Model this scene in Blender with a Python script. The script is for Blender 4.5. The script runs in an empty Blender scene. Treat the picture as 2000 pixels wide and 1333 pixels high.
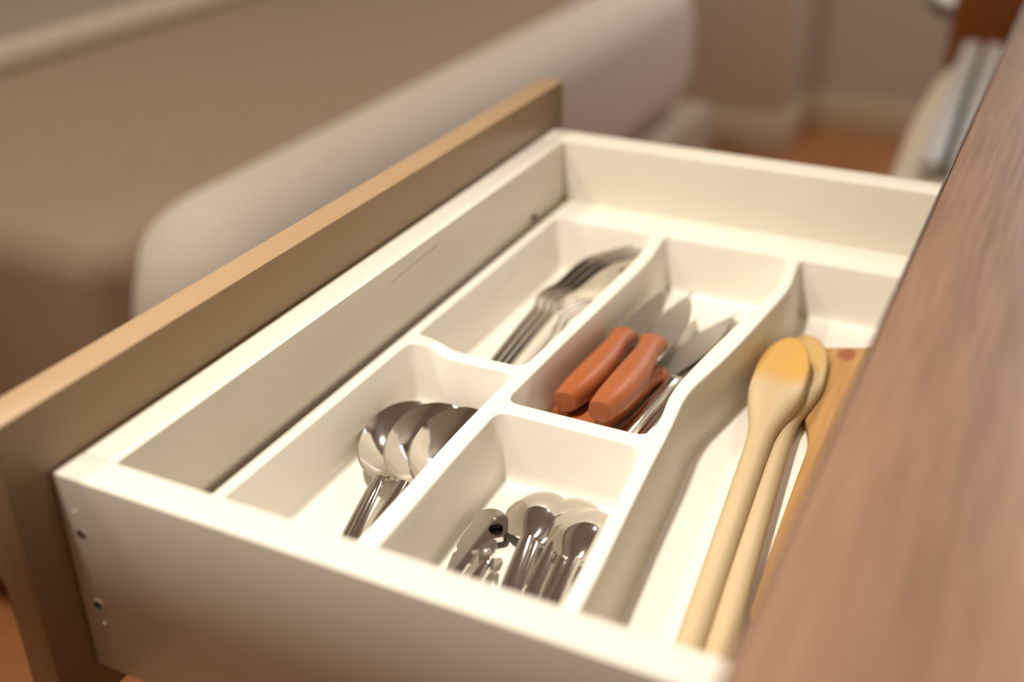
import bpy, bmesh, math, random
import numpy as np
from mathutils import Vector, Matrix
from mathutils.geometry import delaunay_2d_cdt

S = bpy.context.scene
C = S.collection
random.seed(4)
rng = np.random.default_rng(7)

# ------------------------------------------------------------------ camera
cam_d = bpy.data.cameras.new('camera')
cam = bpy.data.objects.new('camera', cam_d)
C.objects.link(cam)
S.camera = cam
YAW, PITCH, ROLL = 0.4648, 0.4957, -0.0126
fw = Vector((-math.sin(YAW) * math.cos(PITCH), math.cos(YAW) * math.cos(PITCH), -math.sin(PITCH)))
rt0 = Vector((math.cos(YAW), math.sin(YAW), 0))
up0 = rt0.cross(fw)
rt = math.cos(ROLL) * rt0 + math.sin(ROLL) * up0
up = -math.sin(ROLL) * rt0 + math.cos(ROLL) * up0
M = Matrix((rt, up, -fw)).transposed().to_4x4()
M.translation = Vector((0.3009, -0.2297, 0.2363))
cam.matrix_world = M
cam_d.sensor_width = 36
cam_d.lens = 2222.2 / 2000 * 36
cam_d.clip_start = 0.01
cam_d.dof.use_dof = True
cam_d.dof.focus_distance = 0.515
cam_d.dof.aperture_fstop = 3.3
cam_d.dof.aperture_blades = 9

# ------------------------------------------------------------------ view, world, lights
S.view_settings.view_transform = 'Standard'
S.view_settings.look = 'None'
S.view_settings.gamma = 1
S.view_settings.use_curve_mapping = False
S.view_settings.exposure = 0.0
S.cycles.use_denoising = True
S.cycles.max_bounces = 10
S.cycles.diffuse_bounces = 6
W = bpy.data.worlds.new('world')
S.world = W
W.use_nodes = True
W.node_tree.nodes['Background'].inputs[0].default_value = (0.9, 0.88, 0.9, 1)
W.node_tree.nodes['Background'].inputs[1].default_value = 0.04


def area(name, loc, target, size, power, color, shape='DISK', size_y=None):
    d = bpy.data.lights.new(name, 'AREA')
    d.shape = shape
    d.size = size
    if size_y:
        d.size_y = size_y
    d.energy = power
    d.color = color
    o = bpy.data.objects.new(name, d)
    C.objects.link(o)
    o.location = loc
    o.rotation_euler = (Vector(target) - Vector(loc)).to_track_quat('-Z', 'Y').to_euler()
    return o


# warm ceiling lamp over the drawer, two unseen fills added to brighten the sofa and far walls, daylight from the kitchen window
# shaded pendant over the drawer's near corner
sd = bpy.data.lights.new('pendant_lamp_light', 'SPOT')
sd.energy = 69
sd.color = (1.0, 0.89, 0.78)
sd.shadow_soft_size = 0.04
sd.spot_size = math.radians(84)
sd.spot_blend = 1.0
so_ = bpy.data.objects.new('pendant_lamp_light', sd)
C.objects.link(so_)
so_.location = (-0.10, -0.02, 1.10)
so_.rotation_euler = (Vector((0.03, -0.06, 0)) - so_.location).to_track_quat('-Z', 'Y').to_euler()
area('sofa_fill_light', (-0.85, 0.15, 1.55), (-0.80, 0.50, 0), 0.2, 15, (1.0, 0.86, 0.68))  # added fill that brightens the sofa; no visible lamp belongs to it
area('far_wall_fill_light', (0.30, 2.20, 1.55), (0.20, 2.20, 0), 0.2, 11, (1.0, 0.87, 0.71))  # added fill for the back of the room, source unseen
area('window_daylight', (0.50, 2.98, 0.80), (0.2, 1.0, -0.1), 0.75, 10, (0.78, 0.85, 1.0), 'RECTANGLE', 0.8)

# ------------------------------------------------------------------ materials
def mat(name, col, rough=0.5, metal=0.0, spec=0.5, coat=0.0):
    m = bpy.data.materials.new(name)
    m.use_nodes = True
    b = m.node_tree.nodes['Principled BSDF']
    b.inputs['Base Color'].default_value = (*col, 1)
    b.inputs['Roughness'].default_value = rough
    b.inputs['Metallic'].default_value = metal
    b.inputs['Specular IOR Level'].default_value = spec
    b.inputs['Coat Weight'].default_value = coat
    return m


def noisy(name, c1, c2, scale=(1, 1, 1), nscale=5.0, rough=0.5, metal=0.0, detail=4, bump=0.0, spec=0.5,
          lo=0.3, hi=0.7, distortion=0.0):
    """two-tone noise in object coordinates, stretched by scale"""
    m = mat(name, c1, rough, metal, spec)
    nt = m.node_tree
    N, L = nt.nodes, nt.links
    b = N['Principled BSDF']
    tc = N.new('ShaderNodeTexCoord')
    mp = N.new('ShaderNodeMapping')
    mp.inputs['Scale'].default_value = scale
    L.new(tc.outputs['Object'], mp.inputs['Vector'])
    nz = N.new('ShaderNodeTexNoise')
    nz.inputs['Scale'].default_value = nscale
    nz.inputs['Detail'].default_value = detail
    nz.inputs['Distortion'].default_value = distortion
    L.new(mp.outputs[0], nz.inputs['Vector'])
    cr = N.new('ShaderNodeValToRGB')
    cr.color_ramp.elements[0].position = lo
    cr.color_ramp.elements[1].position = hi
    cr.color_ramp.elements[0].color = (*c1, 1)
    cr.color_ramp.elements[1].color = (*c2, 1)
    L.new(nz.outputs[0], cr.inputs[0])
    L.new(cr.outputs[0], b.inputs['Base Color'])
    if bump:
        bp = N.new('ShaderNodeBump')
        bp.inputs['Strength'].default_value = bump
        bp.inputs['Distance'].default_value = 0.001
        L.new(nz.outputs[0], bp.inputs['Height'])
        L.new(bp.outputs[0], b.inputs['Normal'])
    return m


MT = {}
MT['tray'] = noisy('tray_plastic', (0.86, 0.835, 0.755), (0.88, 0.855, 0.775), nscale=40, rough=0.42, bump=0.02)
MT['box'] = noisy('white_melamine', (0.77, 0.74, 0.65), (0.80, 0.77, 0.68), nscale=30, rough=0.33)
MT['front'] = noisy('tan_lacquer', (0.36, 0.25, 0.145), (0.385, 0.27, 0.155), nscale=12, rough=0.36)
MT['chrome'] = noisy('polished_steel', (0.66, 0.63, 0.59), (0.72, 0.69, 0.65), nscale=60, rough=0.085, metal=1.0)
MT['steel'] = noisy('brushed_steel', (0.44, 0.42, 0.39), (0.50, 0.48, 0.45), scale=(1, 12, 1), nscale=60, rough=0.30, metal=1.0)
MT['forksteel'] = noisy('satin_steel', (0.64, 0.61, 0.57), (0.70, 0.67, 0.63), nscale=60, rough=0.24, metal=1.0)
MT['holeshade'] = noisy('hole_shade_metal', (0.06, 0.05, 0.045), (0.10, 0.085, 0.075), nscale=60, rough=0.3, metal=1.0)
MT['orange'] = noisy('orange_plastic', (0.34, 0.098, 0.028), (0.37, 0.108, 0.033), nscale=50, rough=0.38)
MT['woodhandle'] = noisy('pale_beech', (0.72, 0.52, 0.27), (0.80, 0.62, 0.36), scale=(1, 0.06, 1), nscale=180, rough=0.55)
MT['bamboo'] = noisy('golden_wood', (0.36, 0.185, 0.055), (0.50, 0.285, 0.10), scale=(1, 0.05, 1), nscale=220, rough=0.5)
MT['dark'] = noisy('dark_hole', (0.02, 0.02, 0.018), (0.035, 0.035, 0.03), nscale=20, rough=0.5)
MT['wall'] = noisy('beige_paint', (0.64, 0.56, 0.475), (0.66, 0.58, 0.495), nscale=3, rough=0.8)
MT['wallgrey'] = noisy('grey_beige_paint', (0.52, 0.475, 0.43), (0.54, 0.495, 0.45), nscale=3, rough=0.8)
MT['ceil'] = noisy('ceiling_paint', (0.60, 0.56, 0.53), (0.62, 0.58, 0.55), nscale=3, rough=0.85)
MT['base'] = noisy('cream_paint', (0.62, 0.53, 0.38), (0.65, 0.56, 0.41), nscale=4, rough=0.5)
MT['floor'] = noisy('orange_floor', (0.37, 0.15, 0.057), (0.46, 0.205, 0.087), scale=(1, 0.08, 1), nscale=30, rough=0.4)
MT['taupe'] = noisy('taupe_fabric', (0.36, 0.275, 0.195), (0.385, 0.295, 0.21), nscale=60, rough=0.85)
MT['pale'] = noisy('pale_fabric', (0.70, 0.655, 0.59), (0.74, 0.69, 0.63), nscale=60, rough=0.75)
MT['ledge'] = noisy('grey_fabric', (0.52, 0.45, 0.38), (0.55, 0.48, 0.40), nscale=60, rough=0.8)
MT['cream'] = noisy('cream_plastic', (0.74, 0.66, 0.54), (0.78, 0.70, 0.58), nscale=20, rough=0.5)
MT['slat'] = noisy('pale_grey_plastic', (0.66, 0.68, 0.70), (0.70, 0.72, 0.74), nscale=20, rough=0.35)
MT['white'] = noisy('white_gloss', (0.8, 0.8, 0.8), (0.83, 0.83, 0.83), nscale=20, rough=0.3)
MT['orangewood'] = noisy('orange_brown_wood', (0.24, 0.075, 0.014), (0.30, 0.10, 0.022), scale=(1, 1, 0.1), nscale=25, rough=0.45)
MT['carcass'] = noisy('carcass_board', (0.5, 0.44, 0.36), (0.53, 0.47, 0.38), nscale=20, rough=0.5)


MT['edge'] = noisy('dark_edge_strip', (0.07, 0.045, 0.035), (0.09, 0.06, 0.045), nscale=40, rough=0.5)


def worktop_material():
    m = mat('walnut_laminate', (0.4, 0.25, 0.17), 0.36)
    nt = m.node_tree
    N, L = nt.nodes, nt.links
    b = N['Principled BSDF']
    tc = N.new('ShaderNodeTexCoord')
    mp = N.new('ShaderNodeMapping')
    mp.inputs['Scale'].default_value = (1, 0.045, 1)
    mp.inputs['Rotation'].default_value = (0, 0, 0.03)
    L.new(tc.outputs['Object'], mp.inputs['Vector'])
    n1 = N.new('ShaderNodeTexNoise'); n1.inputs['Scale'].default_value = 32; n1.inputs['Detail'].default_value = 3
    n2 = N.new('ShaderNodeTexNoise'); n2.inputs['Scale'].default_value = 420; n2.inputs['Detail'].default_value = 3
    L.new(mp.outputs[0], n1.inputs['Vector']); L.new(mp.outputs[0], n2.inputs['Vector'])
    mx = N.new('ShaderNodeMath'); mx.operation = 'MULTIPLY_ADD'
    L.new(n2.outputs[0], mx.inputs[0]); mx.inputs[1].default_value = 0.60
    L.new(n1.outputs[0], mx.inputs[2])
    cr = N.new('ShaderNodeValToRGB')
    e = cr.color_ramp.elements
    e[0].position = 0.52; e[0].color = (0.145, 0.079, 0.049, 1)
    e[1].position = 1.0; e[1].color = (0.285, 0.172, 0.112, 1)
    L.new(mx.outputs[0], cr.inputs[0])
    L.new(cr.outputs[0], b.inputs['Base Color'])
    bp = N.new('ShaderNodeBump'); bp.inputs['Strength'].default_value = 0.15; bp.inputs['Distance'].default_value = 0.0005
    L.new(n2.outputs[0], bp.inputs['Height']); L.new(bp.outputs[0], b.inputs['Normal'])
    return m


MT['worktop'] = worktop_material()


def stained_bowl_material(name, y0, y1, stain):
    """beech whose far end is stained yellow by cooking (stain fixed to the spoon's own coordinates)"""
    m = mat(name, (0.8, 0.6, 0.35), 0.5)
    nt = m.node_tree
    N, L = nt.nodes, nt.links
    b = N['Principled BSDF']
    tc = N.new('ShaderNodeTexCoord')
    sp = N.new('ShaderNodeSeparateXYZ')
    L.new(tc.outputs['Object'], sp.inputs[0])
    mp = N.new('ShaderNodeMapping'); mp.inputs['Scale'].default_value = (1, 0.1, 1)
    L.new(tc.outputs['Object'], mp.inputs['Vector'])
    nz = N.new('ShaderNodeTexNoise'); nz.inputs['Scale'].default_value = 120; nz.inputs['Detail'].default_value = 4
    L.new(mp.outputs[0], nz.inputs['Vector'])
    n2 = N.new('ShaderNodeTexNoise'); n2.inputs['Scale'].default_value = 45
    L.new(tc.outputs['Object'], n2.inputs['Vector'])
    wd = N.new('ShaderNodeMath'); wd.operation = 'MULTIPLY_ADD'
    L.new(n2.outputs[0], wd.inputs[0]); wd.inputs[1].default_value = 0.02
    L.new(sp.outputs['Y'], wd.inputs[2])
    rg = N.new('ShaderNodeMapRange')
    rg.inputs['From Min'].default_value = y0 + 0.01; rg.inputs['From Max'].default_value = y1 + 0.01
    rg.interpolation_type = 'SMOOTHSTEP'
    L.new(wd.outputs[0], rg.inputs['Value'])
    cr = N.new('ShaderNodeValToRGB')
    cr.color_ramp.elements[0].position = 0.3; cr.color_ramp.elements[0].color = (0.53, 0.40, 0.225, 1)
    cr.color_ramp.elements[1].position = 0.7; cr.color_ramp.elements[1].color = (0.59, 0.47, 0.285, 1)
    L.new(nz.outputs[0], cr.inputs[0])
    mx = N.new('ShaderNodeMix'); mx.data_type = 'RGBA'
    L.new(rg.outputs[0], mx.inputs['Factor'])
    L.new(cr.outputs[0], mx.inputs['A'])
    mx.inputs['B'].default_value = (*stain, 1)
    L.new(mx.outputs['Result'], b.inputs['Base Color'])
    return m


def knot_wood_material(kx, ky):
    """golden wood with one knot and a dark water line"""
    m = MT['bamboo'].copy()
    m.name = 'knotty_golden_wood'
    nt = m.node_tree
    N, L = nt.nodes, nt.links
    b = N['Principled BSDF']
    src = b.inputs['Base Color'].links[0].from_socket
    tc = N.new('ShaderNodeTexCoord')
    mp = N.new('ShaderNodeMapping')
    mp.inputs['Location'].default_value = (-kx, -ky, 0)
    L.new(tc.outputs['Object'], mp.inputs['Vector'])
    m2 = N.new('ShaderNodeVectorMath'); m2.operation = 'MULTIPLY'
    m2.inputs[1].default_value = (1, 0.62, 0)
    L.new(mp.outputs[0], m2.inputs[0])
    ln = N.new('ShaderNodeVectorMath'); ln.operation = 'LENGTH'
    L.new(m2.outputs[0], ln.inputs[0])
    cr = N.new('ShaderNodeValToRGB')
    e = cr.color_ramp.elements
    e[0].position = 0.38; e[0].color = (1, 1, 1, 1)
    e[1].position = 0.52; e[1].color = (0, 0, 0, 1)
    sc = N.new('ShaderNodeMath'); sc.operation = 'MULTIPLY'; sc.inputs[1].default_value = 100
    L.new(ln.outputs['Value'], sc.inputs[0])
    L.new(sc.outputs[0], cr.inputs[0])
    mx = N.new('ShaderNodeMix'); mx.data_type = 'RGBA'
    L.new(cr.outputs[0], mx.inputs['Factor'])
    L.new(src, mx.inputs['A'])
    mx.inputs['B'].default_value = (0.30, 0.085, 0.03, 1)
    L.new(mx.outputs['Result'], b.inputs['Base Color'])
    return m


# ------------------------------------------------------------------ mesh helpers
def finish(name, bm, material, parent=None, smooth=40, weld=1e-6):
    if weld:
        bmesh.ops.remove_doubles(bm, verts=bm.verts, dist=weld)
    bmesh.ops.recalc_face_normals(bm, faces=bm.faces)
    me = bpy.data.meshes.new(name)
    bm.to_mesh(me)
    bm.free()
    me.materials.append(material)
    if smooth:
        me.polygons.foreach_set('use_smooth', [True] * len(me.polygons))
        me.set_sharp_from_angle(angle=math.radians(smooth))
    o = bpy.data.objects.new(name, me)
    C.objects.link(o)
    if parent:
        o.parent = parent
    return o


def add_box(bm, lo, hi, bev=0.0, seg=2):
    lo, hi = Vector(lo), Vector(hi)
    r = bmesh.ops.create_cube(bm, size=1)
    for v in r['verts']:
        v.co = Vector((lo[i] + (v.co[i] + 0.5) * (hi[i] - lo[i]) for i in range(3)))
    if bev:
        es = list({e for v in r['verts'] for e in v.link_edges})
        bmesh.ops.bevel(bm, geom=es, offset=bev, segments=seg, profile=0.5, affect='EDGES')


def box(name, lo, hi, material, parent=None, bev=0.0, seg=2):
    bm = bmesh.new()
    add_box(bm, lo, hi, bev, seg)
    return finish(name, bm, material, parent, 40, 0)


def add_tube(bm, rings, cap=True):
    """rings: list of equal-length point lists"""
    vs = [[bm.verts.new(p) for p in r] for r in rings]
    n = len(vs[0])
    for a, b in zip(vs, vs[1:]):
        for i in range(n):
            bm.faces.new((a[i], a[(i + 1) % n], b[(i + 1) % n], b[i]))
    if cap:
        bm.faces.new(vs[0][::-1])
        bm.faces.new(vs[-1])


def add_cyl(bm, c0, c1, r0, r1=None, n=16):
    c0, c1 = Vector(c0), Vector(c1)
    r1 = r0 if r1 is None else r1
    d = (c1 - c0).normalized()
    a = d.orthogonal().normalized()
    b = d.cross(a)
    rings = [[c + (a * math.cos(t) + b * math.sin(t)) * r for t in [2 * math.pi * k / n for k in range(n)]]
             for c, r in ((c0, r0), (c1, r1))]
    add_tube(bm, rings)


def add_sheet(bm, P, t):
    """P: (ns, nu, 3) mid surface, t: thickness (scalar or (ns,nu)); closed solid"""
    P = np.asarray(P, float)
    ds = np.gradient(P, axis=0)
    du = np.gradient(P, axis=1)
    n = np.cross(du, ds)
    ln = np.linalg.norm(n, axis=2, keepdims=True)
    # collapse-proof: borrow the neighbour's normal where a row has shrunk to a point
    bad = ln[..., 0] < 1e-12
    n = np.where(bad[..., None], np.array([0, 0, 1.0]), n / np.maximum(ln, 1e-12))
    flip = n[..., 2].mean() < 0
    if flip:
        n = -n
    t = np.broadcast_to(np.asarray(t, float), P.shape[:2])[..., None]
    A = P + n * t / 2
    B = P - n * t / 2
    ns, nu = P.shape[:2]
    va = [[bm.verts.new(A[i, j]) for j in range(nu)] for i in range(ns)]
    vb = [[bm.verts.new(B[i, j]) for j in range(nu)] for i in range(ns)]
    for i in range(ns - 1):
        for j in range(nu - 1):
            bm.faces.new((va[i][j], va[i][j + 1], va[i + 1][j + 1], va[i + 1][j]))
            bm.faces.new((vb[i][j], vb[i + 1][j], vb[i + 1][j + 1], vb[i][j + 1]))
    for i in range(ns - 1):
        for j in (0, nu - 1):
            bm.faces.new((va[i][j], va[i + 1][j], vb[i + 1][j], vb[i][j]))
    for j in range(nu - 1):
        for i in (0, ns - 1):
            bm.faces.new((va[i][j], va[i][j + 1], vb[i][j + 1], vb[i][j]))


def add_plate(bm, outline, z0, z1, holes=()):
    """flat plate from a 2D outline, with holes"""
    pts, edges = [], []
    for loop in [outline, *holes]:
        s = len(pts)
        pts += [Vector(p[:2]) for p in loop]
        edges += [(s + i, s + (i + 1) % len(loop)) for i in range(len(loop))]
    r = delaunay_2d_cdt(pts, edges, [], 0, 1e-9)
    V, F = r[0], r[2]
    top = [bm.verts.new((v.x, v.y, z1)) for v in V]
    bot = [bm.verts.new((v.x, v.y, z0)) for v in V]
    for f in F:
        c = sum((V[i] for i in f), Vector((0, 0))) / len(f)
        if not inside(c, outline) or any(inside(c, h) for h in holes):
            continue
        bm.faces.new([top[i] for i in f])
        bm.faces.new([bot[i] for i in reversed(f)])
    for loop, s in zip([outline, *holes], np.cumsum([0] + [len(outline)] + [len(h) for h in holes])):
        n = len(loop)
        for i in range(n):
            a, b = s + i, s + (i + 1) % n
            try:
                bm.faces.new((top[a], top[b], bot[b], bot[a]))
            except ValueError:
                pass
    loose = [v for v in bm.verts if not v.link_faces]
    bmesh.ops.delete(bm, geom=loose, context='VERTS')


def inside(p, poly):
    x, y = p[0], p[1]
    r = False
    for (x1, y1), (x2, y2) in zip([q[:2] for q in poly], [q[:2] for q in poly[1:] + poly[:1]]):
        if (y1 > y) != (y2 > y) and x < (x2 - x1) * (y - y1) / (y2 - y1) + x1:
            r = not r
    return r


def rounded(poly, n=7):
    """poly: list of (x, y, r); quadratic rounding of each corner"""
    out = []
    k = len(poly)
    for i in range(k):
        p0, p1, p2 = (Vector(poly[j % k][:2]) for j in (i - 1, i, i + 1))
        r = poly[i][2]
        if r == 0:
            out.append((p1.x, p1.y)); continue
        a = p1 + (p0 - p1).normalized() * min(r, (p0 - p1).length * 0.48)
        b = p1 + (p2 - p1).normalized() * min(r, (p2 - p1).length * 0.48)
        for j in range(n + 1):
            t = j / n
            q = a * (1 - t) ** 2 + p1 * (2 * t * (1 - t)) + b * t * t
            out.append((q.x, q.y))
    return out


def ccw(p):
    a = sum(x1 * y2 - x2 * y1 for (x1, y1), (x2, y2) in zip(p, p[1:] + p[:1]))
    return p if a > 0 else p[::-1]


def inset(p, d):
    n = len(p)
    out = []
    for i in range(n):
        a, b, c = Vector(p[i - 1]), Vector(p[i]), Vector(p[(i + 1) % n])
        e1, e2 = (b - a).normalized(), (c - b).normalized()
        n1, n2 = Vector((-e1.y, e1.x)), Vector((-e2.y, e2.x))
        m = (n1 + n2)
        m = m / max(m.length_squared / 2, 0.5)
        out.append(tuple(b + m * d))
    return out


def thing(name, label, cat, loc=(0, 0, 0), group=None):
    o = bpy.data.objects.new(name, None)
    o.empty_display_size = 0.02
    C.objects.link(o)
    o.location = loc
    tag(o, label, cat, group)
    return o


def tag(o, label, cat, group=None):
    o['label'] = label
    o['category'] = cat
    if group:
        o['group'] = group
    return o


def structure(o):
    o['kind'] = 'structure'
    return o


def dup(root, label, group=None):
    r = root.copy()
    C.objects.link(r)
    r['label'] = label
    if group:
        r['group'] = group
    for ch in list(root.children):
        c = ch.copy()
        C.objects.link(c)
        c.parent = r
        for g in list(ch.children):
            d = g.copy()
            C.objects.link(d)
            d.parent = c
    return r


def pose(o, tail, tip, roll=0.0):
    """lay a utensil (modelled along +Y from its tail at the origin) from tail towards tip, rolled about its length"""
    tail, tip = Vector(tail), Vector(tip)
    y = (tip - tail).normalized()
    x = y.cross(Vector((0, 0, 1))).normalized()
    z = x.cross(y)
    R = Matrix((x, y, z)).transposed() @ Matrix.Rotation(math.radians(roll), 3, 'Y')
    o.matrix_world = Matrix.Translation(tail) @ R.to_4x4()


# ------------------------------------------------------------------ the room
FZ = -0.80          # floor level (the drawer's rim is z = 0)
CZ = 1.60
structure(box('floor', (-1.3, -1.6, FZ - 0.1), (1.0, 3.4, FZ), MT['floor']))
structure(box('ceiling', (-1.3, -1.6, CZ), (1.0, 3.4, CZ + 0.1), MT['ceil']))
structure(box('wall_left', (-1.3, -1.6, FZ), (-1.2, 2.75, CZ), MT['wallgrey']))
structure(box('wall_near', (-1.2, -1.6, FZ), (0.9, -1.5, CZ), MT['wall']))
structure(box('wall_back', (-1.3, 2.75, FZ), (-0.376, 3.3, CZ), MT['wall'], None, 0.004))
structure(box('wall_alcove', (-0.376, 3.02, FZ), (1.0, 3.3, CZ), MT['wallgrey']))
structure(box('baseboard_back', (-1.2, 2.735, FZ), (-0.366, 2.75, FZ + 0.10), MT['base'], None, 0.003))
structure(box('baseboard_alcove', (-0.366, 3.005, FZ), (0.9, 3.02, FZ + 0.10), MT['base'], None, 0.003))
structure(box('baseboard_return', (-0.376, 2.75, FZ), (-0.361, 3.005, FZ + 0.10), MT['base'], None, 0.003))
structure(box('wall_right', (0.9, -1.6, FZ), (1.0, 3.02, CZ), MT['wallgrey']))
# white sill on the left wall
structure(box('trim_sill', (-1.2, 0.2, -0.222), (-1.165, 2.75, -0.186), MT['cream'], None, 0.006))

# ------------------------------------------------------------------ sofa
sofa = thing('sofa', 'taupe sofa with a long pale bolster, beyond the drawer front', 'sofa', (-0.8, 0.51, FZ))


def rel(o, v):
    return tuple(Vector(v) - o.location)


def add_soft(bm, lo, hi, bev, seg=6):
    add_box(bm, lo, hi, bev, seg)


bm = bmesh.new()
add_soft(bm, rel(sofa, (-1.197, 0.51, FZ + 0.03)), rel(sofa, (-0.53, 2.15, -0.222)), 0.045)
finish('upholstered_body', bm, MT['taupe'], sofa, 40, 0)
bm = bmesh.new()   # fat bolster lying on the seat ledge, rounded at its ends
prof = ccw(rounded([(0.535, -0.505, 0.14), (2.15, -0.505, 0.14), (2.15, -0.203, 0.14), (0.535, -0.203, 0.14)], 14))
rings = []
for k in range(17):
    a = math.pi * (k / 16 - 0.5) * 0.97
    rings.append([rel(sofa, (-0.505 + 0.080 * math.sin(a), y, z)) for y, z in inset(prof, 0.085 * (1 - math.cos(a)))])
add_tube(bm, rings)
finish('bolster', bm, MT['pale'], sofa, 60, 0)
bm = bmesh.new()
add_soft(bm, rel(sofa, (-0.53, 0.56, FZ + 0.03)), rel(sofa, (-0.40, 2.17, -0.503)), 0.010)
finish('seat_ledge', bm, MT['ledge'], sofa, 40, 0)
bm = bmesh.new()
add_box(bm, rel(sofa, (-1.12, 0.59, FZ)), rel(sofa, (-0.45, 2.1, FZ + 0.03)))
finish('plinth', bm, MT['dark'], sofa, 40, 0)

# ------------------------------------------------------------------ bench, wooden chair and round table beyond the drawer
bench = thing('slatted_bench', 'cream rounded bench with pale grey slats, behind the far drawer side', 'bench', (0.3, 1.2, FZ))
o2 = [(0.155, 0.72, 0.03), (0.48, 0.72, 0.03), (0.48, 1.64, 0.05), (0.165, 1.64, 0.05), (0.128, 1.52, 0.08), (0.124, 1.28, 0.15), (0.142, 1.0, 0.1)]
ol = ccw(rounded(o2, 10))
bm = bmesh.new()
rings = []
for d, z in ((0.012, -0.245), (0.002, -0.238), (0.0, -0.225), (0.004, -0.212), (0.014, -0.206)):
    rings.append([rel(bench, (x, y, z)) for x, y in inset(ol, d)])
add_tube(bm, rings)
finish('seat_frame', bm, MT['cream'], bench, 50, 0)
bm = bmesh.new()  # dark sheet added below the slats, standing in for shade in their gaps
add_box(bm, (-0.005, -0.275, -0.004), (0.272, 0.275, 0.004), 0.002)
bmesh.ops.rotate(bm, verts=bm.verts, matrix=Matrix.Rotation(math.radians(2.2), 3, 'Z'))
bmesh.ops.translate(bm, verts=bm.verts, vec=rel(bench, (0.170, 1.315, -0.204)))
finish('slat_gap_shade', bm, MT['dark'], bench, 40, 0)
for k in range(9):
    x0 = 0.1565 + k * 0.0325
    bm = bmesh.new()
    add_box(bm, (-0.0123, -0.285, -0.008), (0.0123, 0.285, 0.008), 0.003, 3)
    bmesh.ops.rotate(bm, verts=bm.verts, matrix=Matrix.Rotation(math.radians(2.2), 3, 'Z'))
    bmesh.ops.translate(bm, verts=bm.verts, vec=rel(bench, (x0 + 0.0135, 1.315, -0.192)))
    finish('slat', bm, MT['slat'], bench, 40, 0)
for lx in (0.17, 0.44):
    for ly in (0.77, 1.57):
        bm = bmesh.new()
        add_cyl(bm, rel(bench, (lx, ly, FZ)), rel(bench, (lx, ly, -0.24)), 0.013, 0.018, 14)
        finish('leg', bm, MT['cream'], bench)

chair = thing('wooden_chair', 'orange-brown wooden chair with a solid back, behind the slatted bench', 'chair', (0.3, 1.8, FZ))
bm = bmesh.new()
add_box(bm, rel(chair, (0.114, 1.69, -0.30)), rel(chair, (0.49, 1.71, 0.10)), 0.006)
finish('backrest', bm, MT['orangewood'], chair, 40, 0)
for lx in (0.118, 0.452):
    bm = bmesh.new()
    add_box(bm, rel(chair, (lx, 1.69, FZ)), rel(chair, (lx + 0.034, 1.71, -0.30)), 0.004)
    finish('leg', bm, MT['orangewood'], chair, 40, 0)

table = thing('round_table', 'white round side table with a dark rim, beside the wooden chair back', 'table', (0.245, 1.985, FZ))
n = 48
bm = bmesh.new()
add_cyl(bm, (0, 0, 0.592), (0, 0, 0.615), 0.198, 0.2, n)
finish('table_top', bm, MT['white'], table)
bm = bmesh.new()
rings = []
for r, z in ((0.196, 0.590), (0.2025, 0.592), (0.2035, 0.602), (0.2025, 0.6075), (0.2005, 0.6075), (0.1995, 0.592)):
    rings.append([(r * math.cos(2 * math.pi * k / n), r * math.sin(2 * math.pi * k / n), z) for k in range(n)])
add_tube(bm, rings + [rings[0]], cap=False)
finish('rim_band', bm, MT['dark'], table)
bm = bmesh.new()
add_cyl(bm, (0, 0, 0.015), (0, 0, 0.593), 0.02, 0.02)
finish('pedestal', bm, MT['white'], table)
bm = bmesh.new()
add_cyl(bm, (0, 0, 0), (0, 0, 0.016), 0.14, 0.13, 32)
finish('base', bm, MT['white'], table)

# ------------------------------------------------------------------ worktop and cabinet
XC, ZC = 0.2608, 0.0600
wt = box('worktop', (XC, -0.9, ZC - 0.036), (0.90, 1.62, ZC), MT['worktop'], None, 0.0015, 3)
box('edge_band', (XC - 0.0009, -0.9, ZC - 0.036), (XC, 1.62, ZC - 0.0002), MT['edge'], wt)
tag(wt, 'walnut brown wood-grain kitchen worktop over the open drawer', 'worktop')
cab = thing('base_cabinet', 'white base cabinet the drawer slides out of, under the worktop', 'cabinet', (0.58, 0.22, FZ))
box('side_panel', rel(cab, (0.285, -0.024, FZ + 0.1)), rel(cab, (0.885, -0.008, ZC - 0.036)), MT['carcass'], cab)
box('side_panel', rel(cab, (0.285, 0.448, FZ + 0.1)), rel(cab, (0.885, 0.464, ZC - 0.036)), MT['carcass'], cab)
box('bottom_panel', rel(cab, (0.285, -0.008, FZ + 0.1)), rel(cab, (0.885, 0.448, FZ + 0.116)), MT['carcass'], cab)
box('back_panel', rel(cab, (0.875, -0.008, FZ + 0.116)), rel(cab, (0.885, 0.448, ZC - 0.036)), MT['carcass'], cab)
box('plinth', rel(cab, (0.33, -0.024, FZ)), rel(cab, (0.85, 0.464, FZ + 0.1)), MT['carcass'], cab)
box('door', rel(cab, (0.266, -0.018, FZ + 0.11)), rel(cab, (0.284, 0.458, -0.135)), MT['front'], cab, 0.001)

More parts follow.
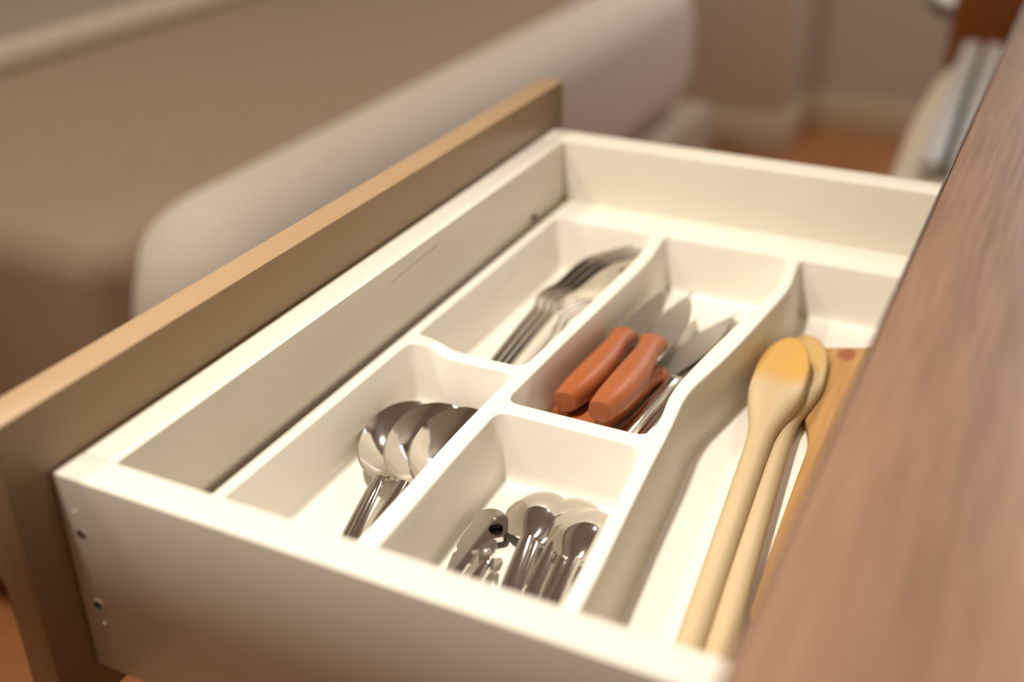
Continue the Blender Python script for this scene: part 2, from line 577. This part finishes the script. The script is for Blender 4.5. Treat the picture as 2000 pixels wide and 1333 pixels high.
# ------------------------------------------------------------------ drawer
TL, DW, DH = 0.0150, 0.44, 0.0930
IN_F = 0.0205
XB = 0.60
dr = thing('drawer', 'open white drawer box with a tan lacquered front panel', 'drawer', (0.0, 0.22, -DH))
box('front_panel', rel(dr, (-0.0190, -0.0181, -0.112)), rel(dr, (-0.003, 0.4580, 0.0278)), MT['front'], dr, 0.0008)
box('front_board', rel(dr, (-0.0022, TL, -DH)), rel(dr, (TL, DW - IN_F, -0.0001)), MT['box'], dr, 0.0006)
box('side_board', rel(dr, (-0.0022, 0.0, -DH)), rel(dr, (XB, TL, 0.0)), MT['box'], dr, 0.0009)
box('side_board', rel(dr, (-0.0022, DW - IN_F, -DH)), rel(dr, (XB, DW, 0.0)), MT['box'], dr, 0.0009)
box('back_board', rel(dr, (XB - TL, TL, -DH)), rel(dr, (XB, DW - IN_F, 0.0)), MT['box'], dr, 0.0009)
box('bottom_board', rel(dr, (TL, TL, -0.0865)), rel(dr, (XB - TL, DW - IN_F, -0.0785)), MT['box'], dr)
# fasteners in the end of the front board
for z, r in ((-0.0251, 0.0021), (-0.0591, 0.0021)):
    bm = bmesh.new()
    rings = []
    for rr, y in ((r + 0.0004, 0.0), (r + 0.0004, -0.0002), (r, -0.0003), (r - 0.0002, 0.0)):
        rings.append([rel(dr, (0.0065 + rr * math.cos(t), y, z + rr * math.sin(t))) for t in [2 * math.pi * k / 20 for k in range(20)]])
    add_tube(bm, rings + [rings[0]], cap=False)
    ring = finish('fastener', bm, MT['carcass'], dr)
    bm = bmesh.new()
    add_cyl(bm, rel(dr, (0.0065, 0.0001, z)), rel(dr, (0.0065, -0.0002, z)), r, r, 20)
    finish('bolt_head', bm, MT['dark'] if z < -0.05 else MT['steel'], ring)
for x, z in ((0.0058, -0.0150), (0.0078, -0.0679)):
    bm = bmesh.new()
    add_cyl(bm, rel(dr, (x, 0.0001, z)), rel(dr, (x, -0.0005, z)), 0.0008, 0.0005, 12)
    finish('dowel_pin', bm, MT['box'], dr)
# pencil-thin scratch on the inner face of the front board and a small dark clip at the tray's edge
bm = bmesh.new()
add_cyl(bm, rel(dr, (TL, 0.2538, -0.0072)), rel(dr, (TL, 0.2042, -0.0094)), 0.00022, 0.00008, 6)
finish('scratch_mark', bm, MT['edge'], dr)
bm = bmesh.new()
add_box(bm, rel(dr, (TL - 0.0002, 0.3705, -0.0375)), rel(dr, (TL + 0.0016, 0.3742, -0.0338)), 0.0005)
finish('clip', bm, MT['dark'], dr, 40, 0)

# ------------------------------------------------------------------ cutlery tray
TZ, TF = -0.0400, -0.0746       # rim and floor levels
R8 = 0.008
comps = []
comps.append([(0.0243, 0.022, R8), (0.0900, 0.022, R8), (0.0897, 0.075, 0.03), (0.0872, 0.146, 0.03), (0.0882, 0.1985, R8), (0.0640, 0.1975, 0.012), (0.0500, 0.1975, 0.01), (0.0375, 0.2048, 0.009), (0.0243, 0.2048, R8)])
comps.append([(0.0236, 0.2126, 0.005), (0.0340, 0.2122, 0.008), (0.0500, 0.2048, 0.010), (0.0640, 0.2048, 0.012), (0.0893, 0.2050, R8), (0.0908, 0.245, 0.03), (0.0935, 0.345, 0.012), (0.0925, 0.372, 0.012), (0.0898, 0.3878, 0.006), (0.0236, 0.3878, 0.006)])
comps.append([(0.0985, 0.022, R8), (0.1790, 0.022, R8), (0.1765, 0.060, 0.03), (0.1708, 0.125, 0.03), (0.1668, 0.1645, R8), (0.0952, 0.1645, R8), (0.0957, 0.125, 0.03), (0.0985, 0.060, 0.03)])
comps.append([(0.0945, 0.1728, R8), (0.1655, 0.1728, R8), (0.1660, 0.190, 0.008), (0.1622, 0.215, 0.014), (0.1665, 0.262, 0.03), (0.1788, 0.350, 0.014), (0.1770, 0.372, 0.012), (0.1742, 0.3885, 0.006), (0.0965, 0.3885, 0.006), (0.0982, 0.371, 0.010), (0.1003, 0.347, 0.014), (0.0957, 0.230, 0.04)])
comps.append([(0.1830, 0.022, R8), (0.3000, 0.022, R8), (0.3000, 0.3885, R8), (0.1797, 0.3885, 0.006), (0.1808, 0.374, 0.010), (0.1838, 0.348, 0.016), (0.1760, 0.262, 0.03), (0.1682, 0.216, 0.014), (0.1722, 0.180, 0.016), (0.1745, 0.145, 0.03), (0.1823, 0.060, 0.03)])
outer = ccw(rounded([(0.0180, 0.0165, 0.006), (0.3200, 0.0165, 0.006), (0.3200, 0.4188, 0.006), (0.0180, 0.4188, 0.006)], 5))
holes = [ccw(rounded(c, 7)) for c in comps]
bm = bmesh.new()
pts, edges = [], []
for loop in [outer, *holes]:
    s = len(pts)
    pts += [Vector(p) for p in loop]
    edges += [(s + i, s + (i + 1) % len(loop)) for i in range(len(loop))]
V, E_, F = delaunay_2d_cdt(pts, edges, [], 0, 1e-9)[:3]
tv = [bm.verts.new((v.x, v.y, TZ)) for v in V]
for f in F:
    c = sum((V[i] for i in f), Vector((0, 0))) / len(f)
    if inside(c, outer) and not any(inside(c, h) for h in holes):
        bm.faces.new([tv[i] for i in f])
for h in holes:
    rings = []
    for d, z in ((0.0, TZ), (0.0004, TZ - 0.00025), (0.0008, TZ - 0.0009), (0.0030, -0.0680), (0.0036, -0.0712), (0.0048, -0.0735), (0.0064, TF)):
        rings.append([bm.verts.new((x, y, z)) for x, y in inset(h, d)])
    k = len(h)
    for a, b in zip(rings, rings[1:]):
        for i in range(k):
            bm.faces.new((a[i], a[(i + 1) % k], b[(i + 1) % k], b[i]))
    fl = bm.faces.new(rings[-1])
    bmesh.ops.triangulate(bm, faces=[fl])
a = [bm.verts.new((x, y, TZ)) for x, y in outer]
b = [bm.verts.new((x, y, TZ - 0.0007)) for x, y in inset(outer, -0.0006)]
c = [bm.verts.new((x, y, -0.0782)) for x, y in inset(outer, -0.0006)]
k = len(outer)
for p, q in ((a, b), (b, c)):
    for i in range(k):
        bm.faces.new((p[i], p[(i + 1) % k], q[(i + 1) % k], q[i]))
bm.faces.new(c)
tray = finish('cutlery_tray', bm, MT['tray'], None, 50, 2e-6)
tag(tray, 'white plastic cutlery tray with five compartments, lying in the drawer', 'tray')


# ------------------------------------------------------------------ utensils
def spoon_parts(root, L, bl, bw, depth, nw, tw, dome, material, flute=0.0, th=0.0014):
    """spoon along +Y: handle from 0 to L-bl, bowl from L-bl to L"""
    hl = L - bl
    nu = 13
    U = np.linspace(-1, 1, nu)
    # bowl
    ph = np.linspace(0, math.pi, 33)
    t = (1 - np.cos(ph)) / 2
    e = np.where(t > 0.55, np.sqrt(np.clip(1 - ((t - 0.55) / 0.45) ** 2, 0, 1)),
                 np.clip(1 - np.abs((0.55 - t) / 0.55) ** 2.05, 0, 1) ** 0.58)
    w = (((bw / 2) * e) ** 2.5 + (nw * np.clip(1 - 4 * t, 0, 1)) ** 2.5) ** 0.4
    dp = depth * np.clip(np.sin(np.pi * np.clip(t, 0, 1) ** 0.95), 0, 1) ** 0.85
    if dome:
        rim = 0.0010 + 0.0060 * np.clip(1 - t / 0.35, 0, 1) ** 2
        mid = dp
    else:
        rim = depth + 0.0018 + 0.0012 * (2 * t - 1) ** 2
        mid = -dp
    P = np.zeros((len(t), nu, 3))
    P[..., 0] = w[:, None] * U[None]
    P[..., 1] = hl + bl * t[:, None]
    P[..., 2] = rim[:, None] + mid[:, None] * (1 - np.abs(U[None]) ** 2.0)
    bm = bmesh.new()
    add_sheet(bm, P, th)
    finish('bowl', bm, material, root, 35)
    # handle
    s = np.linspace(0, 1, 28)           # 0 at the neck, 1 at the tail
    ww = nw + (tw - nw) * (s ** 1.1)
    endr = np.clip((1 - s) / 0.05, 0, 1)
    ww = ww * np.sqrt(1 - (1 - endr) ** 2 * 0.9)
    z0 = rim[0]
    end = 0.0012 if dome else 0.0020
    zz = z0 * (1 - s) + end * s + (0.0020 if dome else 0.0026) * np.sin(np.pi * s) * (1 - s)
    nu2 = 15
    U2 = np.linspace(-1, 1, nu2)
    P = np.zeros((len(s), nu2, 3))
    P[..., 0] = ww[:, None] * U2[None]
    P[..., 1] = hl * (1 - s[:, None])
    P[..., 2] = zz[:, None] + (0.0007 * (1 - U2[None] ** 2)) + flute * np.cos(U2[None] * 2.5 * math.pi) * np.clip(s[:, None] * 6, 0, 1)
    bm = bmesh.new()
    add_sheet(bm, P, np.repeat((0.0024 - 0.0006 * s)[:, None], nu2, 1))
    finish('handle', bm, material, root, 35)


TSG = 'dessert spoons in the near left compartment'
ts1 = thing('dessert_spoon', 'dessert spoon with a ribbed handle, first from the left tray wall', 'spoon', group=TSG)
spoon_parts(ts1, 0.166, 0.067, 0.0390, 0.0072, 0.0022, 0.0053, False, MT['chrome'], 0.00013)
pose(ts1, (0.0805, 0.0265, -0.0736), (0.0370, 0.1925, -0.0732), 6)
ts2 = thing('dessert_spoon', 'dessert spoon with a plain handle, between the other two dessert spoons', 'spoon', group=TSG)
spoon_parts(ts2, 0.162, 0.067, 0.0390, 0.0072, 0.0022, 0.0053, False, MT['chrome'], 0.0)
pose(ts2, (0.0865, 0.0265, -0.0715), (0.0560, 0.1850, -0.0690), 13)
ts3 = dup(ts2, 'dessert spoon leaning on the divider, its handle hidden behind it', TSG)
pose(ts3, (0.0900, 0.0245, -0.0700), (0.0745, 0.1640, -0.0680), 18)

TEA = 'teaspoons in the near middle compartment'
t1 = thing('teaspoon', 'face-down teaspoon beside the can opener, topmost of its pair', 'spoon', group=TEA)
spoon_parts(t1, 0.122, 0.042, 0.0295, 0.0075, 0.0021, 0.0043, True, MT['chrome'], 0.0, 0.0012)
F0 = TF + 0.0008
pose(t1, (0.1510, 0.0360, F0 + 0.0020), (0.1258, 0.1545, F0 + 0.0016), 0)
t1b = dup(t1, 'face-down teaspoon under the one beside the can opener', TEA)
pose(t1b, (0.1512, 0.0345, F0), (0.1310, 0.1540, F0), 0)
names = ['face-down teaspoon lowest in the stack of three nested teaspoons',
         'face-down teaspoon in the middle of the stack of three nested teaspoons',
         'face-down teaspoon on top of the stack of three nested teaspoons']
for (tl, tp, dz, rl), lb in zip((((0.1555, 0.0380), (0.1398, 0.1590), 0.0, 0), ((0.1672, 0.0310), (0.1462, 0.1520), 0.0025, 3), ((0.1680, 0.0265), (0.1540, 0.1470), 0.0052, 6)), names):
    q = dup(t1, lb, TEA)
    pose(q, (*tl, F0 + dz), (*tp, F0 + dz), rl)
q = dup(t1, 'teaspoon tilted against the right wall of its compartment, half hidden', TEA)
pose(q, (0.1705, 0.0265, F0 + 0.004), (0.1605, 0.1435, F0 + 0.003), -28)


def fork_parts(root, L, material):
    hl, rl, tl = 0.115, 0.026, L - 0.141
    def curve(y):      # height of the head above the handle line
        d = np.clip((y - hl + 0.02) / (L - hl + 0.02), 0, 1)
        return 0.006 + 0.038 * d ** 1.6 - 0.0055 * np.sin(np.pi * np.clip((y - hl + 0.03) / 0.05, 0, 1))
    s = np.linspace(0, 1, 22)
    y = hl * s
    ww = 0.0052 + (0.0024 - 0.0052) * s ** 0.9
    ww = ww * np.sqrt(1 - (1 - np.clip(s / 0.05, 0, 1)) ** 2 * 0.9)
    U = np.linspace(-1, 1, 7)
    P = np.zeros((22, 7, 3))
    P[..., 0] = ww[:, None] * U
    P[..., 1] = y[:, None]
    P[..., 2] = (0.0018 + (curve(np.array(y)) - 0.0018) * s ** 1.5)[:, None] + 0.0006 * (1 - U ** 2)
    bm = bmesh.new()
    add_sheet(bm, P, 0.0021)
    finish('handle', bm, material, root, 35)
    bm = bmesh.new()
    t = np.linspace(0, 1, 14)
    y = hl + rl * t
    w = 0.0024 + (0.0122 - 0.0024) * (0.5 - 0.5 * np.cos(np.pi * np.clip(t * 1.15, 0, 1)))
    P = np.zeros((14, 9, 3))
    U = np.linspace(-1, 1, 9)
    P[..., 0] = w[:, None] * U
    P[..., 1] = y[:, None]
    P[..., 2] = curve(y)[:, None] + 0.0006 * (1 - U ** 2) - 0.0008 * t[:, None] * (1 - U ** 2)
    add_sheet(bm, P, 0.0016)
    for k in range(4):
        cx = -0.0122 + 0.00245 + k * (0.0244 - 0.0049) / 3
        t = np.linspace(0, 1, 12)
        y = hl + rl - 0.002 + (tl + 0.002) * t
        w = 0.00205 * (1 - 0.55 * t ** 2.5)
        P = np.zeros((12, 3, 3))
        U = np.linspace(-1, 1, 3)
        P[..., 0] = cx * (1 - 0.1 * t[:, None]) + w[:, None] * U
        P[..., 1] = y[:, None]
        P[..., 2] = curve(y)[:, None]
        add_sheet(bm, P, np.repeat((0.0016 - 0.0006 * t)[:, None], 3, 1))
    finish('head', bm, material, root, 35, 0)


FG = 'dinner forks in the far left compartment'
fk = thing('dinner_fork', 'fork lying on its side, leftmost of the four nested forks', 'fork', group=FG)
fork_parts(fk, 0.164, MT['forksteel'])
flabels = [None, 'fork lying on its side, second from the left of the four nested forks',
           'fork lying on its side, third from the left of the four nested forks',
           'fork lying on its side, rightmost of the four nested forks']
for k, (tail, tip, rl) in enumerate((((0.0575, 0.2180), (0.0335, 0.383), 72), ((0.0615, 0.2170), (0.0390, 0.382), 73),
                                     ((0.0650, 0.2165), (0.0445, 0.381), 74), ((0.0685, 0.2160), (0.0500, 0.380), 75))):
    q = fk if k == 0 else dup(fk, flabels[k], FG)
    pose(q, (*tail, -0.0620), (*tip, -0.0618), rl + 14)


# ---- knives
def ellipse_ring(y, w, h, cx=0.0, cz=0.0, n=20, p=2.4):
    out = []
    for k in range(n):
        a = 2 * math.pi * k / n
        c, s = math.cos(a), math.sin(a)
        out.append((cx + w * math.copysign(abs(c) ** (2 / p), c), y, cz + h * math.copysign(abs(s) ** (2 / p), s)))
    return out


def paring_knife_parts(root, bl=0.075):
    bm = bmesh.new()
    st = [(0.0, 0.0044, 0.0042), (0.0004, 0.0058, 0.0054), (0.003, 0.0068, 0.0060), (0.015, 0.0083, 0.0068), (0.030, 0.0088, 0.0071), (0.045, 0.0083, 0.0068),
          (0.060, 0.0071, 0.0061), (0.070, 0.0062, 0.0056), (0.078, 0.0074, 0.0054), (0.0815, 0.0080, 0.0052), (0.0825, 0.0070, 0.0044)]
    bend = lambda y: 0.0016 * math.sin(math.pi * y / 0.0825 * 1.3)
    add_tube(bm, [ellipse_ring(y, w, h, bend(y)) for y, w, h in st])
    finish('handle', bm, MT['orange'], root, 50)
    bm = bmesh.new()
    t = np.linspace(0, 1, 26)
    y = 0.080 + bl * t
    spine = -0.0068 + 0.0012 * np.sin(np.pi * t) * 0 - 0.0030 * np.clip((t - 0.55) / 0.45, 0, 1) ** 1.6 * -1.6
    edge = 0.0082 + 0.0008 * t - 0.0145 * np.clip((t - 0.30) / 0.70, 0, 1) ** 1.9
    edge[-1] = spine[-1] + 0.0003
    U = np.linspace(0, 1, 6)
    P = np.zeros((26, 6, 3))
    P[..., 0] = spine[:, None] + (edge - spine)[:, None] * U
    P[..., 1] = y[:, None]
    add_sheet(bm, P, np.repeat((0.0013 - 0.0011 * U)[None], 26, 0))
    finish('blade', bm, MT['steel'], root, 30)


PK = 'orange-handled paring knives in the knife compartment'
pk = thing('paring_knife', 'orange-handled paring knife lying uppermost, nearest the divider from the forks', 'knife', group=PK)
paring_knife_parts(pk)
pose(pk, (0.1110, 0.2045, -0.0540), (0.1130, 0.3520, -0.0585), -8)
q = dup(pk, 'orange-handled paring knife lying uppermost, second from the fork divider', PK)
pose(q, (0.1310, 0.2010, -0.0522), (0.1295, 0.3470, -0.0575), 4)
q = dup(pk, 'orange-handled paring knife underneath the uppermost one nearest the forks', PK)
pose(q, (0.1070, 0.2090, -0.0676), (0.1190, 0.3570, -0.0700), 0)
q = thing('paring_knife', 'orange-handled paring knife underneath, its blade tip reaching the right divider', 'knife', group=PK)
paring_knife_parts(q, 0.092)
pose(q, (0.1160, 0.1960, -0.0676), (0.1560, 0.3640, -0.0695), 2)


def table_knife_parts(root):
    bm = bmesh.new()
    st = [(0.0, 0.0030, 0.0022), (0.001, 0.0043, 0.0032), (0.01, 0.0050, 0.0038), (0.05, 0.0044, 0.0036), (0.080, 0.0038, 0.0032), (0.088, 0.0050, 0.0034), (0.091, 0.0052, 0.0036), (0.094, 0.0044, 0.0024)]
    add_tube(bm, [ellipse_ring(y, w, h, 0, 0, 18, 2.6) for y, w, h in st])
    finish('handle', bm, MT['chrome'], root, 50)
    bm = bmesh.new()
    t = np.linspace(0, 1, 22)
    y = 0.092 + 0.086 * t
    spine = -0.0045 + 0.0 * t + 0.0070 * np.clip((t - 0.85) / 0.15, 0, 1) ** 2
    edge = 0.0048 + 0.0040 * np.sin(np.pi * t * 0.6) - 0.0055 * np.clip((t - 0.8) / 0.2, 0, 1) ** 2
    U = np.linspace(0, 1, 5)
    P = np.zeros((22, 5, 3))
    P[..., 0] = spine[:, None] + (edge - spine)[:, None] * U
    P[..., 1] = y[:, None]
    add_sheet(bm, P, np.repeat((0.0014 - 0.0009 * U)[None], 22, 0))
    finish('blade', bm, MT['steel'], root, 30)


TK = 'steel table knives in the knife compartment'
tk = thing('table_knife', 'steel table knife beside the lower orange handle, first of three', 'knife', group=TK)
table_knife_parts(tk)
pose(tk, (0.1390, 0.1830, -0.0695), (0.1490, 0.3610, -0.0725), 0)
q = dup(tk, 'steel table knife between the other two steel table knives', TK)
pose(q, (0.1480, 0.1815, -0.0695), (0.1560, 0.3590, -0.0725), 0)
q = dup(tk, 'steel table knife against the divider from the wooden spoons', TK)
pose(q, (0.1575, 0.1810, -0.0700), (0.1650, 0.3580, -0.0725), 0)

# ---- can opener (a flat pressed-steel one lying in the teaspoon compartment)
co = thing('can_opener', 'steel hand can opener with hooked head, left of the teaspoons', 'can opener', (0.115, 0.09, TF))


def loc2(o, pts):
    return [(x - o.location.x, y - o.location.y) for x, y in pts]


zt = 0.0052
head = [(0.1061, 0.1181), (0.1043, 0.1215), (0.1042, 0.1252), (0.1058, 0.1286), (0.1085, 0.1307), (0.1115, 0.1315), (0.1145, 0.1308), (0.1175, 0.1288), (0.1198, 0.1261),
        (0.1214, 0.1225), (0.1227, 0.1175), (0.1228, 0.1150), (0.1198, 0.1128), (0.1186, 0.1108), (0.1192, 0.1075), (0.1182, 0.1010), (0.1172, 0.0950), (0.1190, 0.0700), (0.1240, 0.0400), (0.1210, 0.0300),
        (0.1160, 0.0310), (0.1130, 0.0600), (0.1108, 0.0868), (0.1082, 0.0970), (0.1093, 0.0984), (0.1088, 0.1000), (0.1072, 0.1012), (0.1062, 0.1090)]
hole = [(0.1140, 0.1180), (0.1143, 0.1205), (0.1158, 0.1222), (0.1180, 0.1224), (0.1200, 0.1205), (0.1213, 0.1165), (0.1205, 0.1148), (0.1178, 0.1144), (0.1155, 0.1158)]
sm = lambda pts, r=0.002: ccw(rounded([(x, y, r) for x, y in loc2(co, pts)], 4))
bm = bmesh.new()
add_plate(bm, sm(head), zt - 0.0012, zt + 0.0006, [sm(hole, 0.0015)])
finish('body_plate', bm, MT['chrome'], co, 30, 0)
bm = bmesh.new()   # folded flange under the plate's edge
add_plate(bm, inset(sm(head), 0.0006), 0.0005, zt - 0.0012, [inset(sm(head), 0.0016)])
finish('flange', bm, MT['chrome'], co, 30, 0)
bm = bmesh.new()  # added dark plate; its colour supplies the shade inside the hole
add_plate(bm, inset(sm(hole, 0.0015), -0.0012), 0.0008, 0.0026)
finish('hole_shade_plate', bm, MT['holeshade'], co, 30, 0)
lever = [(0.1205, 0.0985), (0.1248, 0.0990), (0.1268, 0.0960), (0.1290, 0.0800), (0.1330, 0.0500), (0.1300, 0.0340), (0.1250, 0.0345), (0.1215, 0.0600), (0.1196, 0.0850)]
bm = bmesh.new()
lv = sm(lever, 0.0022)
rings = []
for d, z in ((0.0, 0.0020), (0.0, 0.0075), (0.0004, 0.0083), (0.0012, 0.0087)):
    rings.append([(x, y, z) for x, y in inset(lv, d)])
add_tube(bm, rings)
finish('lever_handle', bm, MT['chrome'], co, 30, 0)
bm = bmesh.new()
add_plate(bm, sm([(0.1190, 0.1010), (0.1212, 0.1068), (0.1228, 0.1078), (0.1250, 0.1052), (0.1262, 0.1000), (0.1240, 0.0955), (0.1212, 0.0950)], 0.0012), 0.0088, 0.0100)
finish('cutter_blade', bm, MT['steel'], co, 30, 0)
bm = bmesh.new()
add_plate(bm, sm([(0.1258, 0.0985), (0.1272, 0.0982), (0.1300, 0.0915), (0.1292, 0.0906), (0.1278, 0.0925)], 0.0006), 0.0070, 0.0082)
finish('spring_clip', bm, MT['steel'], co, 30, 0)


def dome_bm(cx, cy, z, r, h):
    bm = bmesh.new()
    rings = []
    for k in range(5):
        a = k / 5 * math.pi / 2
        rings.append([(cx + r * math.cos(a) * math.cos(t), cy + r * math.cos(a) * math.sin(t), z + h * math.sin(a)) for t in [2 * math.pi * j / 16 for j in range(16)]])
    rings.insert(0, [(x, y, z - 0.001) for x, y, _ in rings[0]])
    add_tube(bm, rings)
    return bm


finish('rivet', dome_bm(*loc2(co, [(0.1232, 0.0988)])[0], 0.0100, 0.0019, 0.0014), MT['chrome'], co, 50)
finish('rivet', dome_bm(*loc2(co, [(0.1137, 0.1245)])[0], zt + 0.0006, 0.0009, 0.0007), MT['chrome'], co, 50)
bm = bmesh.new()
(x0, y0), (x1, y1) = loc2(co, [(0.1165, 0.0985), (0.1206, 0.1004)])
add_cyl(bm, (x0, y0, 0.0072), (x1, y1, 0.0082), 0.0010, 0.0010, 12)
finish('pin', bm, MT['chrome'], co)


# ---- wooden utensils
def wooden_spoon_parts(root, L, hw, hl, ht, bowl_mat):
    nl = L - hl
    rings = []
    for y, r in ((0, 0.0036), (0.0012, 0.0050), (0.004, 0.0055), (nl * 0.5, 0.0055), (nl * 0.85, 0.0058), (nl - 0.023, 0.0061)):
        rings.append(ellipse_ring(y, r, r, 0, 0, 28, 2.0))
    bm = bmesh.new()
    add_tube(bm, rings, cap=False)
    bm.faces.new([v for v in bm.verts][:28])
    finish('handle', bm, bowl_mat, root, 50)
    rings = []
    n = 28
    y0 = nl - 0.023
    for k in range(34):
        t = (1 - math.cos(math.pi * k / 33)) / 2
        y = y0 + (hl + 0.023) * t
        t0 = 0.023 / (hl + 0.023)
        # width: neck flares into an egg-shaped head
        f = min(max((t - 0.02) / 0.50, 0), 1)
        w = 0.0061 + (hw - 0.0061) * (f * f * (3 - 2 * f))
        if t > 0.60:
            w *= math.sqrt(max(1 - ((t - 0.60) / 0.40) ** 2.2, 0.0))
        w = max(w, 0.0003)
        h = 0.0061 + (ht - 0.0061) * f
        if t > 0.8:
            h *= math.sqrt(max(1 - ((t - 0.8) / 0.2) ** 2 * 0.85, 0.02))
        ring = ellipse_ring(y, w, h, 0, 0, n, 2.0 + 0.8 * f)
        dish = 0.0045 * max(math.sin(math.pi * min(max((t - 0.38) / 0.58, 0), 1)), 0) ** 0.8
        ring = [(x, yy, z - (dish * max(1 - (x / max(w, 1e-6)) ** 2 * 1.12, 0) if z > 0 else 0)) for x, yy, z in ring]
        rings.append(ring)
    bm = bmesh.new()
    add_tube(bm, rings, cap=False)
    bm.verts.ensure_lookup_table()
    bm.faces.new(list(bm.verts)[-28:])
    finish('bowl', bm, bowl_mat, root, 60)


WS = 'wooden spoons in the long compartment'
w1 = thing('wooden_spoon', 'wooden spoon with a yellow-stained bowl, lying on the other wooden spoon', 'spoon', group=WS)
wooden_spoon_parts(w1, 0.296, 0.0138, 0.078, 0.0070, stained_bowl_material('stained_beech', 0.240, 0.262, (0.60, 0.355, 0.085)))
pose(w1, (0.2212, 0.0240, -0.0688), (0.1953, 0.3180, -0.0575), 0)
w2 = thing('wooden_spoon', 'pale wooden spoon half under the yellow-stained wooden spoon', 'spoon', group=WS)
wooden_spoon_parts(w2, 0.318, 0.0140, 0.078, 0.0060, stained_bowl_material('lightly_stained_beech', 0.250, 0.30, (0.54, 0.37, 0.13)))
pose(w2, (0.2325, 0.0280, -0.0685), (0.1985, 0.3480, -0.0668), 0)
sp = [(0.2055, 0.3415, 0.003), (0.2670, 0.3700, 0.006), (0.2740, 0.2900, 0.02), (0.2640, 0.2560, 0.02), (0.2520, 0.2300, 0.02), (0.2520, 0.1160, 0.008), (0.2300, 0.1090, 0.008), (0.2228, 0.2470, 0.012), (0.2139, 0.2700, 0.008)]
spat = thing('wooden_spatula', 'flat golden-brown wooden spatula with a knot, partly under the worktop', 'spatula', (0.24, 0.24, TF))
so = ccw(rounded([(x - 0.24, y - 0.24, r) for x, y, r in sp], 6))
bm = bmesh.new()
rings = []
for d, z in ((0.0010, 0.0003), (0.0, 0.0012), (0.0, 0.0045), (0.0004, 0.0052), (0.0012, 0.0055)):
    rings.append([(x, y, z) for x, y in inset(so, d)])
add_tube(bm, rings)
blade = finish('paddle', bm, knot_wood_material(-0.0190, 0.0990), spat, 40, 0)
